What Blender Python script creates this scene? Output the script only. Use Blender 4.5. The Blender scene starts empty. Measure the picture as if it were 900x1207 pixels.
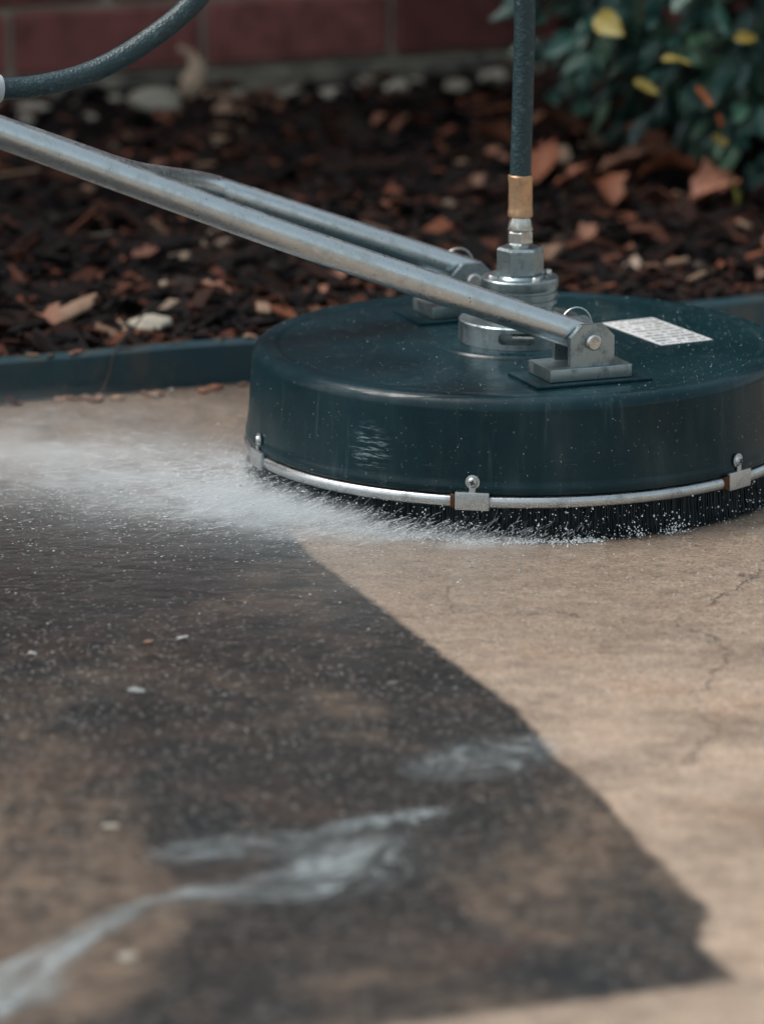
import bpy, bmesh, math, random
from mathutils import Vector, Matrix, noise as mnoise
R = math.radians
random.seed(11)
scene = bpy.context.scene
col = scene.collection

# ------------------------------------------------------------------ camera, sky, sun, exposure
cam_data = bpy.data.cameras.new('camera')
cam = bpy.data.objects.new('camera', cam_data); col.objects.link(cam)
cam.location = (-0.138, -5.42, 1.2847)
cam.rotation_euler = (R(90 - 13.7), 0, 0)
cam_data.sensor_fit = 'VERTICAL'
cam_data.sensor_height = 32.19
cam_data.lens = 32.19 * 6500 / 1207
cam_data.clip_start = 0.1
cam_data.clip_end = 2000
cam_data.dof.use_dof = True
cam_data.dof.focus_distance = 5.30
cam_data.dof.aperture_fstop = 3.5
cam_data.dof.aperture_blades = 9
scene.camera = cam

SUN_EL, SUN_AZ = 58, -85            # azimuth from +Y towards +X
world = bpy.data.worlds.new('World'); scene.world = world; world.use_nodes = True
wn = world.node_tree.nodes; wl = world.node_tree.links
sky = wn.new('ShaderNodeTexSky'); sky.sky_type = 'NISHITA'; sky.sun_disc = False
sky.sun_elevation = R(SUN_EL); sky.sun_rotation = R(SUN_AZ)
sky.air_density = 1.0; sky.dust_density = 4.0; sky.ozone_density = 1.5
bgn = wn['Background']; bgn.inputs['Strength'].default_value = 0.13
hs = wn.new('ShaderNodeHueSaturation'); hs.inputs['Hue'].default_value = .462; hs.inputs['Saturation'].default_value = .46      # thin overcast: paler than clear sky
wl.new(sky.outputs[0], hs.inputs['Color']); wl.new(hs.outputs[0], bgn.inputs[0])
sd = bpy.data.lights.new('sun', 'SUN'); sun = bpy.data.objects.new('sun', sd); col.objects.link(sun)
sd.energy = 1.3; sd.angle = R(28); sd.color = (1.0, 0.94, 0.86)
sdir = Vector((math.sin(R(SUN_AZ)) * math.cos(R(SUN_EL)), math.cos(R(SUN_AZ)) * math.cos(R(SUN_EL)), math.sin(R(SUN_EL))))
sun.location = sdir * 20
sun.rotation_euler = sdir.to_track_quat('Z', 'Y').to_euler()
scene.view_settings.view_transform = 'Standard'
scene.view_settings.look = 'None'
scene.view_settings.exposure = 0.78
scene.view_settings.gamma = 1.0
scene.cycles.volume_step_rate = 1.0
scene.cycles.volume_max_steps = 64
scene.cycles.volume_bounces = 3

# ------------------------------------------------------------------ helpers
class N:
    """tiny node-graph builder"""
    def __init__(s, name):
        s.m = bpy.data.materials.new(name); s.m.use_nodes = True
        s.t = s.m.node_tree; s.b = s.t.nodes['Principled BSDF']; s.out = s.t.nodes['Material Output']
        s._pos = None
    def new(s, t, **kw):
        n = s.t.nodes.new(t)
        for k, v in kw.items(): setattr(n, k, v)
        return n
    def put(s, sock, v):
        if hasattr(v, 'is_linked'): s.t.links.new(v, sock)
        else: sock.default_value = v
    def coord(s, which='Object'):
        return s.new('ShaderNodeTexCoord').outputs[which]
    def vmath(s, op, a, b=None):
        n = s.new('ShaderNodeVectorMath', operation=op); s.put(n.inputs[0], a)
        if b is not None: s.put(n.inputs[1], b)
        return n.outputs['Value'] if op in ('LENGTH', 'DOT_PRODUCT', 'DISTANCE') else n.outputs['Vector']
    def math(s, op, a, b=None, c=None, clamp=False):
        n = s.new('ShaderNodeMath', operation=op, use_clamp=clamp); s.put(n.inputs[0], a)
        if b is not None: s.put(n.inputs[1], b)
        if c is not None: s.put(n.inputs[2], c)
        return n.outputs[0]
    def noise(s, vec, scale, detail=4, rough=.55, dist=0.0, out='Fac'):
        n = s.new('ShaderNodeTexNoise'); s.put(n.inputs['Vector'], vec)
        n.inputs['Scale'].default_value = scale; n.inputs['Detail'].default_value = detail
        n.inputs['Roughness'].default_value = rough; n.inputs['Distortion'].default_value = dist
        return n.outputs[out]
    def voro(s, vec, scale, feature='F1', out='Distance'):
        n = s.new('ShaderNodeTexVoronoi', feature=feature); s.put(n.inputs['Vector'], vec)
        n.inputs['Scale'].default_value = scale
        return n.outputs[out]
    def ss(s, v, lo, hi, a=0.0, b=1.0):
        n = s.new('ShaderNodeMapRange', interpolation_type='SMOOTHSTEP'); s.put(n.inputs[0], v)
        s.put(n.inputs[1], lo); s.put(n.inputs[2], hi); s.put(n.inputs[3], a); s.put(n.inputs[4], b)
        return n.outputs[0]
    def mix(s, f, a, b, mode='MIX'):
        n = s.new('ShaderNodeMix', data_type='RGBA', blend_type=mode); s.put(n.inputs[0], f)
        for i, v in ((6, a), (7, b)):
            if isinstance(v, tuple) and len(v) == 3: v = v + (1,)
            s.put(n.inputs[i], v)
        return n.outputs[2]
    def ramp(s, f, stops):
        n = s.new('ShaderNodeValToRGB'); s.put(n.inputs[0], f); e = n.color_ramp.elements
        while len(e) < len(stops): e.new(.5)
        for k, (p, c) in enumerate(stops): e[k].position = p; e[k].color = tuple(c) + (1,)
        return n.outputs[0]
    def bump(s, h, strength, dist, normal=None):
        n = s.new('ShaderNodeBump'); s.put(n.inputs['Height'], h)
        n.inputs['Strength'].default_value = strength; n.inputs['Distance'].default_value = dist
        if normal is not None: s.put(n.inputs['Normal'], normal)
        return n.outputs[0]
    def set(s, **kw):
        for k, v in kw.items():
            k = {'base': 'Base Color', 'rough': 'Roughness', 'metal': 'Metallic', 'normal': 'Normal', 'spec': 'Specular IOR Level',
                 'coat': 'Coat Weight', 'coat_rough': 'Coat Roughness', 'trans': 'Transmission Weight', 'alpha': 'Alpha',
                 'sss': 'Subsurface Weight', 'ior': 'IOR'}[k]
            if isinstance(v, tuple) and len(v) == 3: v = v + (1,)
            s.put(s.b.inputs[k], v)
        return s.m
    def sep(s, v):
        n = s.new('ShaderNodeSeparateXYZ'); s.put(n.inputs[0], v); return n.outputs
    def comb(s, x, y, z):
        n = s.new('ShaderNodeCombineXYZ')
        for i, v in enumerate((x, y, z)): s.put(n.inputs[i], v)
        return n.outputs[0]
    def curve(s, v, pts):
        n = s.new('ShaderNodeFloatCurve'); s.put(n.inputs['Value'], v); cm = n.mapping
        c = cm.curves[0]
        while len(c.points) < len(pts): c.points.new(.5, .5)
        for p, (x, y) in zip(c.points, pts): p.location = (x, y); p.handle_type = 'VECTOR'
        cm.update(); return n.outputs[0]

def link(o, parent=None):
    col.objects.link(o)
    if parent is not None: o.parent = parent
    return o
def obj(name, me, mat=None, parent=None, kind=None, loc=None, rot=None):
    o = bpy.data.objects.new(name, me); link(o, parent)
    if mat is not None and not me.materials:
        for m in (mat if isinstance(mat, (list, tuple)) else [mat]): me.materials.append(m)
    if kind: o['kind'] = kind
    if loc is not None: o.location = loc
    if rot is not None: o.rotation_euler = rot
    return o
def empty(name, loc=(0, 0, 0), rz=0, parent=None):
    o = bpy.data.objects.new(name, None); o.empty_display_size = .05; link(o, parent)
    o.location = loc; o.rotation_euler = (0, 0, rz); return o
def tag(o, label, cat, group=None):
    o['label'] = label; o['category'] = cat
    if group: o['group'] = group
    return o
def mesh_bm(bm, smooth=False, name='mesh', angle=35):
    bmesh.ops.recalc_face_normals(bm, faces=bm.faces)
    if smooth:
        for f in bm.faces: f.smooth = True
        for e in bm.edges:
            if len(e.link_faces) == 2 and e.calc_face_angle(0) > R(angle): e.smooth = False
    me = bpy.data.meshes.new(name); bm.to_mesh(me); bm.free(); return me
def mesh_py(v, f, smooth=False):
    me = bpy.data.meshes.new('mesh'); me.from_pydata(v, [], f)
    if smooth: me.polygons.foreach_set('use_smooth', [True] * len(me.polygons))
    me.update(); return me
def bevel(bm, w, seg=2, ang=30):
    es = [e for e in bm.edges if len(e.link_faces) == 2 and e.calc_face_angle(0) > R(ang)]
    bmesh.ops.bevel(bm, geom=es, offset=w, segments=seg, profile=.6, affect='EDGES', clamp_overlap=True)
def add_box(bm, c, s, rz=0):
    m = Matrix.Translation(c) @ Matrix.Rotation(rz, 4, 'Z') @ Matrix.Diagonal((s[0], s[1], s[2], 1))
    bmesh.ops.create_cube(bm, size=1, matrix=m); return bm
def box(c, s, bev=0, rz=0, seg=2):
    bm = bmesh.new(); add_box(bm, c, s, rz)
    if bev: bevel(bm, bev, seg)
    return mesh_bm(bm, True)
def lathe(prof, n=96, a0=0.0, a1=None, center=(0, 0)):
    """prof: list of (r, z); closed on the axis where r == 0"""
    full = a1 is None; bm = bmesh.new(); rings = []
    cnt = n if full else n + 1
    for r, z in prof:
        if r < 1e-6: rings.append([bm.verts.new((center[0], center[1], z))]); continue
        ring = []
        for i in range(cnt):
            a = 2 * math.pi * i / n if full else a0 + (a1 - a0) * i / n
            ring.append(bm.verts.new((center[0] + r * math.cos(a), center[1] + r * math.sin(a), z)))
        rings.append(ring)
    for A, B in zip(rings, rings[1:]):
        for i in range(n):
            j = (i + 1) % cnt
            if len(A) == 1 and len(B) == 1: continue
            if len(A) == 1: bm.faces.new((A[0], B[i], B[j]))
            elif len(B) == 1: bm.faces.new((A[i], B[0], A[j]))
            else: bm.faces.new((A[i], B[i], B[j], A[j]))
    return bm
def tube(path, r, n=20, caps=True, bm=None):
    """swept round tube; r is a number or a list"""
    bm = bm or bmesh.new(); pts = [Vector(p) for p in path]; rings = []; nrm = None
    for i, p in enumerate(pts):
        t = (pts[min(i + 1, len(pts) - 1)] - pts[max(i - 1, 0)]).normalized()
        if nrm is None: nrm = t.orthogonal().normalized()
        nrm = (nrm - t * nrm.dot(t)).normalized(); b = t.cross(nrm)
        rr = r[i] if isinstance(r, (list, tuple)) else r
        rings.append([bm.verts.new(p + (nrm * math.cos(2 * math.pi * k / n) + b * math.sin(2 * math.pi * k / n)) * rr) for k in range(n)])
    for A, B in zip(rings, rings[1:]):
        for k in range(n): bm.faces.new((A[k], A[(k + 1) % n], B[(k + 1) % n], B[k]))
    if caps: bm.faces.new(rings[0][::-1]); bm.faces.new(rings[-1])
    return bm
def smooth_path(pts, per=10):
    """Catmull-Rom through the points"""
    P = [Vector(p) for p in pts]; P = [P[0] * 2 - P[1]] + P + [P[-1] * 2 - P[-2]]; out = []
    for i in range(1, len(P) - 2):
        for k in range(per):
            t = k / per
            out.append(.5 * ((2 * P[i]) + (P[i + 1] - P[i - 1]) * t + (2 * P[i - 1] - 5 * P[i] + 4 * P[i + 1] - P[i + 2]) * t * t + (3 * P[i] - P[i - 1] - 3 * P[i + 1] + P[i + 2]) * t ** 3))
    out.append(P[-2]); return out
def hexprism(r, z0, z1, ch=.12, rot=0):
    """hex nut with chamfered corners: hexagon limited by a cone at both ends"""
    bm = bmesh.new(); n = 6; rows = []
    for z, k in ((z0, .93), (z0 + ch * r, 1), (z1 - ch * r, 1), (z1, .90)):
        rows.append([bm.verts.new((r * k * math.cos(rot + i * math.pi / 3), r * k * math.sin(rot + i * math.pi / 3), z)) for i in range(n)])
    for A, B in zip(rows, rows[1:]):
        for i in range(n): bm.faces.new((A[i], A[(i + 1) % n], B[(i + 1) % n], B[i]))
    bm.faces.new(rows[0][::-1]); bm.faces.new(rows[-1]); bevel(bm, .0006, 2, 25)
    return bm

# ------------------------------------------------------------------ materials
def metal(name, base, rough, dirt=(.05, .06, .06), amount=.5, scale=60):
    n = N(name); c = n.coord()
    f = n.noise(c, scale, 6, .65); g = n.noise(c, scale * 7, 3)
    d = n.math('MULTIPLY', n.ss(f, .46, .72), amount)
    b = n.mix(d, base, dirt)
    pits = n.math('MULTIPLY', n.ss(n.voro(c, scale * 3.2), .13, .06), n.ss(n.noise(c, scale * 1.3, 2), .52, .62))
    b = n.mix(pits, b, (.015, .018, .02))
    n.set(base=b, metal=n.math('SUBTRACT', 1, n.math('MULTIPLY', d, .7)), rough=n.ss(g, .2, .8, rough - .08, rough + .14),
          normal=n.bump(n.math('ADD', f, n.math('MULTIPLY', g, .3)), .12, .001))
    return n.m
M_tube = metal('galvanised tube', (.58, .63, .645), .32, (.22, .24, .24), .5, 45)
M_steel = metal('bare steel', (.52, .55, .56), .30, (.10, .11, .11), .55, 70)
M_alu = metal('cast aluminium', (.33, .40, .42), .34, (.06, .085, .09), .85, 70)
M_zinc = metal('zinc fitting', (.58, .58, .55), .28, (.20, .19, .16), .6, 120)
M_brass = metal('brass ferrule', (.62, .40, .24), .34, (.28, .19, .12), .7, 110)
M_rust = metal('rusty clip edge', (.16, .075, .04), .7, (.06, .03, .02), .8, 150)

def deck_mat():
    n = N('dark teal powder coat'); c = n.coord(); x, y, z = n.sep(c)
    fine = n.noise(c, 420, 3); big = n.noise(c, 9, 5, .6)
    b = n.mix(n.ss(big, .35, .7), (.0012, .0165, .0220), (.0030, .0235, .0310))
    # pale streaky patch and dried splash marks with shapes of their own
    smx = n.vmath('MULTIPLY', c, (60, 60, 500))
    sm = n.ss(n.noise(smx, 1, 5, .7), .48, .66)
    d = n.vmath('LENGTH', n.vmath('DIVIDE', n.vmath('SUBTRACT', c, (-.150, -.228, .083)), (.026, .04, .030)))
    sm = n.math('MULTIPLY', sm, n.ss(d, 1.0, .25))
    d2 = n.vmath('LENGTH', n.vmath('DIVIDE', n.vmath('SUBTRACT', c, (-.03, -.272, .088)), (.22, .05, .04)))
    scr = n.math('MULTIPLY', n.ss(n.noise(n.vmath('MULTIPLY', c, (28, 28, 420)), 1, 4, .6), .66, .73), n.ss(d2, 1, .3))
    b = n.mix(n.math('MULTIPLY', sm, .85), b, (.22, .30, .31))
    b = n.mix(n.math('MULTIPLY', scr, .28), b, (.20, .27, .28))
    v = n.voro(c, 210); rnd = n.voro(c, 210, out='Color')
    spk = n.math('MULTIPLY', n.ss(v, .24, .12), n.ss(n.sep(rnd)[0], .80, .83))
    b = n.mix(n.math('MULTIPLY', spk, .12), b, (.30, .36, .36))
    v2 = n.voro(c, 75); r2 = n.sep(n.voro(c, 75, out='Color'))[1]
    sp2 = n.math('MULTIPLY', n.ss(v2, .13, .06), n.ss(r2, .82, .84))
    b = n.mix(n.math('MULTIPLY', sp2, .15), b, (.34, .40, .40))
    run = n.ss(n.noise(n.vmath('MULTIPLY', c, (95, 95, 3.5)), 1, 4, .6), .58, .72)
    b = n.mix(n.math('MULTIPLY', run, .10), b, (.16, .22, .23))
    film = n.noise(n.vmath('MULTIPLY', c, (1, 1, .25)), 26, 6, .7)
    b = n.mix(n.ss(film, .52, .80, 0, .12), b, (.13, .17, .17))
    n.set(base=b, rough=n.ss(big, .3, .75, .26, .44), spec=.18, coat=n.ss(film, .30, .62, .0, .28), coat_rough=.10, normal=n.bump(n.math('ADD', fine, n.math('MULTIPLY', spk, .8)), .22, .0006))
    return n.m
M_deck = deck_mat()
n = N('black nylon bristle'); c = n.coord()
M_bristle = n.set(base=n.mix(n.noise(c, 40, 3), (.002, .010, .014), (.006, .022, .028)), rough=.42)
n = N('dark rubber hose'); c = n.coord()
f = n.noise(c, 130, 5, .7); v = n.voro(c, 330)
M_hose = n.set(base=n.mix(n.ss(f, .52, .78, 0, .8), n.mix(n.ss(v, .2, .05), (.008, .030, .037), (.045, .085, .092)), (.10, .155, .165)), rough=.46, normal=n.bump(n.math('ADD', f, v), .6, .001))
n = N('grey plastic fitting'); c = n.coord()
M_fit = n.set(base=n.mix(n.noise(c, 30, 3), (.36, .39, .41), (.46, .48, .50)), rough=.45)
n = N('label print'); c = n.coord(); x, y, z = n.sep(c)
row = n.math('FRACT', n.math('MULTIPLY', y, 82)); rid = n.math('FLOOR', n.math('MULTIPLY', y, 82))
word = n.noise(n.comb(n.math('MULTIPLY', x, 260), n.math('MULTIPLY', rid, 7.3), 0), 1, 3, .7)
inx = n.math('MULTIPLY', n.ss(n.math('ABSOLUTE', x), .0262, .0255), n.ss(n.math('ABSOLUTE', y), .056, .0552))
ink = n.math('MULTIPLY', n.math('MULTIPLY', n.ss(n.math('ABSOLUTE', n.math('SUBTRACT', row, .5)), .32, .22), n.ss(word, .43, .47)), inx)
M_label = n.set(base=n.mix(n.math('MULTIPLY', ink, .9), n.mix(n.ss(n.noise(c, 60, 5), .5, .8), (.60, .62, .62), (.44, .47, .47)), (.05, .06, .065)), rough=.42)

def concrete():
    n = N('concrete half washed of black grime'); c = n.coord(); x, y, z = n.sep(c)
    # outline of the washed path, as swept by the cleaner
    E_ = [(-.309, -.211), (-.455, -.162), (-.593, -.115), (-.738, -.067), (-.848, -.028), (-.928, -.009), (-1.005, .003), (-1.104, .035),
          (-1.187, .052), (-1.267, .069), (-1.356, .091), (-1.424, .110), (-1.46, .104), (-1.502, .097), (-1.545, .107), (-1.591, .122)]
    Y0, Y1 = -1.75, .25
    pts = [(0, .75)] + [((yy - Y0) / (Y1 - Y0), xx + .5) for yy, xx in sorted(E_)] + [((-.24 - Y0) / (Y1 - Y0), .272), ((-.16 - Y0) / (Y1 - Y0), .27), ((-.12 - Y0) / (Y1 - Y0), .55), (1, .55)]
    wob = n.math('MULTIPLY', n.math('SUBTRACT', n.noise(c, 34, 5, .65), .5), .016)
    yy = n.math('DIVIDE', n.math('SUBTRACT', y, Y0), Y1 - Y0, clamp=True)
    ex = n.math('SUBTRACT', n.curve(yy, pts), .5)
    side = n.math('ADD', n.math('SUBTRACT', x, ex), wob)
    bot = n.math('ADD', n.math('SUBTRACT', n.math('ADD', n.math('MULTIPLY', x, .40), -1.640), y), n.math('MULTIPLY', wob, 1.5))
    k = n.math('ADD', n.math('MULTIPLY', x, -.404), n.math('ADD', y, -.115))   # earlier pass along the edging
    back = n.math('ADD', k, n.math('MULTIPLY', n.math('SUBTRACT', n.noise(c, 9, 6, .65), .5), .34))
    clean = n.math('MAXIMUM', n.math('MAXIMUM', n.ss(side, -.005, .006), n.ss(bot, -.006, .012)), n.ss(back, -.08, .18, 0, .32))
    fine = n.noise(c, 260, 4, .7); mid = n.noise(c, 38, 6, .65); big = n.noise(c, 5.0, 6, .62, .4)
    agg = n.voro(c, 420); aggc = n.sep(n.voro(c, 420, out='Color'))
    # washed concrete: tan with rusty and grey mottling, sand grains
    cl = n.mix(n.ss(mid, .30, .72), (.262, .200, .148), (.385, .300, .224))
    cl = n.mix(n.ss(big, .52, .78, 0, .75), cl, (.285, .165, .100))
    cl = n.mix(n.ss(n.noise(c, 17, 6, .7), .50, .76, 0, .65), cl, (.25, .215, .175))
    ag2 = n.sep(n.voro(c, 190, out='Color')); dg2 = n.ss(n.voro(c, 190), .40, .22)
    cl = n.mix(n.math('MULTIPLY', n.math('MULTIPLY', n.ss(ag2[0], .86, .90), dg2), .7), cl, (.60, .54, .46))
    cl = n.mix(n.math('MULTIPLY', n.math('MULTIPLY', n.ss(ag2[1], .86, .90), dg2), .6), cl, (.12, .085, .065))
    cl = n.mix(n.math('MULTIPLY', n.math('MULTIPLY', n.ss(ag2[2], .88, .92), dg2), .6), cl, (.36, .17, .09))
    cl = n.mix(n.math('MULTIPLY', n.ss(aggc[0], .72, .86), .40), cl, (.56, .47, .38))
    cl = n.mix(n.math('MULTIPLY', n.ss(aggc[1], .80, .93), .65), cl, (.13, .095, .075))
    rip = n.noise(n.vmath('MULTIPLY', c, (16, 60, 1)), 1, 6, .7)
    cl = n.mix(n.ss(rip, .55, .78, 0, .45), cl, (.20, .145, .105))
    # cracks
    wc = n.vmath('ADD', c, n.vmath('MULTIPLY', n.vmath('SUBTRACT', n.noise(c, 9, 5, .65, out='Color'), (.5, .5, .5)), (.16, .16, 0)))
    ck = n.voro(n.vmath('ADD', wc, (.19, .33, 0)), 1.7, 'DISTANCE_TO_EDGE')
    crack = n.math('MULTIPLY', n.ss(ck, .0024, .0006), n.ss(n.noise(c, 6, 4), .36, .52))
    # grime: black-brown film, thinner in patches
    gb = n.noise(n.vmath('MULTIPLY', c, (1, .62, 1)), 2.9, 8, .68, .7)
    gr = n.mix(n.ss(mid, .3, .75), (.0045, .0060, .0065), (.019, .0155, .0130))
    thin = n.math('MULTIPLY', n.ss(gb, .44, .66), n.ss(mid, .22, .62))
    gr = n.mix(n.ss(n.noise(n.vmath('ADD', c, (9, 2, 0)), 2.6, 6, .6), .46, .62, 0, .8), gr, (.0035, .0085, .0105))
    gr = n.mix(n.math('MULTIPLY', thin, .9), gr, (.165, .118, .082))
    gr = n.mix(n.ss(n.noise(n.vmath('ADD', c, (3, 7, 0)), 7, 6, .6), .52, .76, 0, .6), gr, (.060, .034, .024))
    gr = n.mix(n.math('MULTIPLY', n.ss(aggc[0], .80, .94), .20), gr, (.20, .18, .16))
    gr = n.mix(n.math('MULTIPLY', n.ss(aggc[2], .965, .985), .5), gr, (.36, .34, .31))
    gr = n.mix(n.math('MULTIPLY', n.math('MULTIPLY', n.ss(ag2[0], .93, .95), dg2), .55), gr, (.36, .34, .30))
    gr = n.mix(n.math('MULTIPLY', n.math('MULTIPLY', n.ss(ag2[1], .90, .94), dg2), .5), gr, (.15, .10, .07))
    base = n.mix(clean, gr, cl)
    base = n.mix(n.math('MULTIPLY', crack, .45), base, (.035, .028, .024))
    wetn = n.noise(n.vmath('MULTIPLY', c, (3, 7, 1)), 2.2, 6, .65)
    near = n.ss(n.vmath('LENGTH', n.vmath('MULTIPLY', n.vmath('SUBTRACT', c, (-.15, -.28, 0)), (.8, 1, 0))), .75, .15)
    rough = n.math('SUBTRACT', n.ss(wetn, .35, .68, .68, .42), n.math('MULTIPLY', near, .16))
    h = n.math('ADD', n.math('MULTIPLY', fine, .5), n.math('ADD', n.math('MULTIPLY', mid, .8), n.math('MULTIPLY', agg, .25)))
    h = n.math('SUBTRACT', h, n.math('MULTIPLY', crack, 2.0))
    h = n.math('SUBTRACT', h, n.math('MULTIPLY', clean, .5))
    film = n.ss(n.noise(n.vmath('MULTIPLY', c, (2.2, 3.2, 1)), 2.0, 6, .68), .40, .62)
    film = n.math('MAXIMUM', n.math('MULTIPLY', film, n.math('ADD', .45, n.math('MULTIPLY', clean, .45))), n.math('MULTIPLY', near, .8))
    rp_ = n.noise(n.vmath('MULTIPLY', c, (22, 34, 1)), 1, 6, .7)
    n.set(coat=film, coat_rough=n.ss(rp_, .3, .7, .05, .20))
    n.put(n.b.inputs['Coat Normal'], n.bump(n.math('ADD', rp_, n.math('MULTIPLY', mid, .8)), .45, .0045))
    base = n.mix(n.math('MULTIPLY', film, .22), base, (.0, .0, .0))
    n.set(base=base, rough=rough, spec=.28, normal=n.bump(h, .75, .0022))
    return n.m
M_conc = concrete()

n = N('dark teal edging'); c = n.coord()
f = n.noise(c, 22, 6, .65)
M_edge = n.set(base=n.mix(n.ss(f, .46, .70, 0, .8), n.mix(n.noise(c, 6, 4), (.010, .036, .048), (.018, .052, .064)), (.055, .056, .048)), rough=.4, normal=n.bump(f, .6, .004))
n = N('soil'); c = n.coord()
M_soil = n.set(base=n.mix(n.noise(c, 50, 6), (.010, .007, .006), (.030, .018, .013)), rough=.9, normal=n.bump(n.noise(c, 90, 6, .7), .8, .01))
n = N('far ground'); c = n.coord()
M_ground = n.set(base=n.mix(n.noise(c, 3, 6), (.05, .06, .035), (.09, .08, .055)), rough=.95)
def vcol_mat(name, rough=.9, spec=.12, bump=.4, trans=0.0):
    n = N(name); a = n.new('ShaderNodeVertexColor', layer_name='Col'); c = n.coord()
    f = n.noise(n.vmath('MULTIPLY', c, (60, 60, 60)), 3, 4, .7)
    n.set(base=n.mix(n.ss(f, .3, .75, .25, 0), a.outputs[0], (.01, .008, .007)), rough=rough, spec=spec, normal=n.bump(f, bump, .002))
    return n.m
M_chip = vcol_mat('shredded bark', .85, .16)
def rnd_mat(name, stops, rough, scale=60, bump=.4, trans=0.0, spec=.4, vein=False):
    n = N(name); c = n.coord(); i = n.new('ShaderNodeObjectInfo')
    b = n.ramp(i.outputs['Random'], stops)
    f = n.noise(n.vmath('ADD', c, n.comb(n.math('MULTIPLY', i.outputs['Random'], 40), 0, 0)), scale, 6, .68)
    b = n.mix(n.ss(f, .42, .72, 0, .62), b, tuple(v * .3 for v in stops[0][1]))
    b = n.mix(n.ss(n.noise(c, scale * .45, 5, .7), .56, .74, 0, .35), b, tuple(min(.6, v * 1.7 + .03) for v in stops[-1][1]))
    n.set(base=b, rough=rough, spec=spec, normal=n.bump(f, bump, .002))
    return n.m
M_brick = rnd_mat('red brick', [(0, (.13, .040, .036)), (.5, (.24, .075, .064)), (.8, (.19, .062, .056)), (1, (.28, .105, .088))], .85, 26, .6)
n = N('mortar'); c = n.coord(); f = n.noise(c, 60, 6, .7)
M_mortar = n.set(base=n.mix(f, (.25, .21, .165), (.46, .38, .30)), rough=.95, normal=n.bump(f, .6, .004))
n = N('stained footing'); c = n.coord(); f = n.noise(c, 22, 7, .7)
M_foot = n.set(base=n.mix(n.ss(f, .38, .68), (.045, .045, .036), (.20, .18, .145)), rough=.95, normal=n.bump(f, .8, .008))
M_dead = rnd_mat('dead brown leaf', [(0, (.075, .030, .018)), (.35, (.17, .062, .034)), (.7, (.24, .105, .062)), (1, (.15, .085, .055))], .55, 55, .5)
M_heap = rnd_mat('rust brown leaf', [(0, (.16, .055, .028)), (.4, (.30, .105, .055)), (.7, (.36, .16, .10)), (1, (.26, .13, .085))], .5, 55, .5)
M_tan = rnd_mat('pale tan leaf', [(0, (.30, .21, .14)), (1, (.42, .31, .22))], .65, 55, .5)
M_wood = rnd_mat('weathered wood chip', [(0, (.17, .10, .06)), (1, (.33, .22, .15))], .75, 90, .6)
M_stone = rnd_mat('pale stone', [(0, (.26, .24, .19)), (1, (.44, .41, .34))], .75, 70, .5)
M_bit = rnd_mat('pale grit chip', [(0, (.24, .27, .27)), (1, (.40, .38, .34))], .6, 200, .4)
M_leaf = rnd_mat('glossy dark leaf', [(0, (.012, .052, .045)), (.4, (.024, .085, .070)), (.75, (.042, .120, .090)), (1, (.10, .19, .105))], .34, 70, .25, spec=.5)
M_yellow = rnd_mat('yellowing leaf', [(0, (.24, .19, .030)), (.6, (.32, .20, .040)), (1, (.15, .19, .050))], .45, 70, .25)
M_orange = rnd_mat('orange dying leaf', [(0, (.32, .085, .025)), (1, (.42, .13, .04))], .5, 70, .25)
M_leafv = vcol_mat('leaf mass', .36, .5, .15)
n = N('stem bark'); M_stem = n.set(base=(.035, .028, .022), rough=.85)
n = N('foamy water drop')
M_drop = n.set(base=(.80, .86, .88), rough=.12, spec=.6, trans=.25, ior=1.33)
n = N('clear water bead')
M_bead = n.set(base=(.62, .72, .74), rough=.06, spec=.8, trans=.70, ior=1.33)

# ------------------------------------------------------------------ setting
W = R(22)                                    # the edging, bed and wall run 22 degrees off the x axis
WD, WN = Vector((math.cos(W), math.sin(W), 0)), Vector((-math.sin(W), math.cos(W), 0))
K0 = Vector((-.285, .448, 0))                # a point on the front foot of the edging
bm = bmesh.new(); bmesh.ops.create_grid(bm, x_segments=1, y_segments=1, size=400)
g = obj('ground', mesh_bm(bm), M_ground, kind='structure', loc=(0, 0, -.12))
# driveway slab: front and sides reach well past the frame, back butts against the edging
p = [K0 + WD * -4, K0 + WD * 4, Vector((5.5, -7.5, 0)), Vector((-5.5, -7.5, 0))]
v = [tuple(q) for q in p] + [(q.x, q.y, -.11) for q in p]
dw = obj('driveway', mesh_py(v, [(3, 2, 1, 0), (4, 5, 6, 7), (0, 1, 5, 4), (1, 2, 6, 5), (2, 3, 7, 6), (3, 0, 4, 7)]), M_conc, kind='structure')

edg = empty('garden_edging', tuple(K0), W)
tag(edg, 'low dark teal edging strip between wet concrete and bark mulch', 'edging')
for k in range(-2, 3):
    bm = bmesh.new(); add_box(bm, (k * 1.6 - .35, .014, .0225 - .03), (1.597, .026, .045 + .06))
    bmesh.ops.subdivide_edges(bm, edges=[e for e in bm.edges if abs(e.verts[0].co.x - e.verts[1].co.x) > .1], cuts=40, use_grid_fill=True); bevel(bm, .006, 3, 60)
    for vv in bm.verts: vv.co.z += .0035 * mnoise.noise(Vector((vv.co.x * 5, 0, 2))) * (vv.co.z > 0); vv.co.y += .003 * mnoise.noise(Vector((vv.co.x * 4, 7, 0)))
    obj('edging_strip', mesh_bm(bm, True), M_edge, edg)

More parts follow.
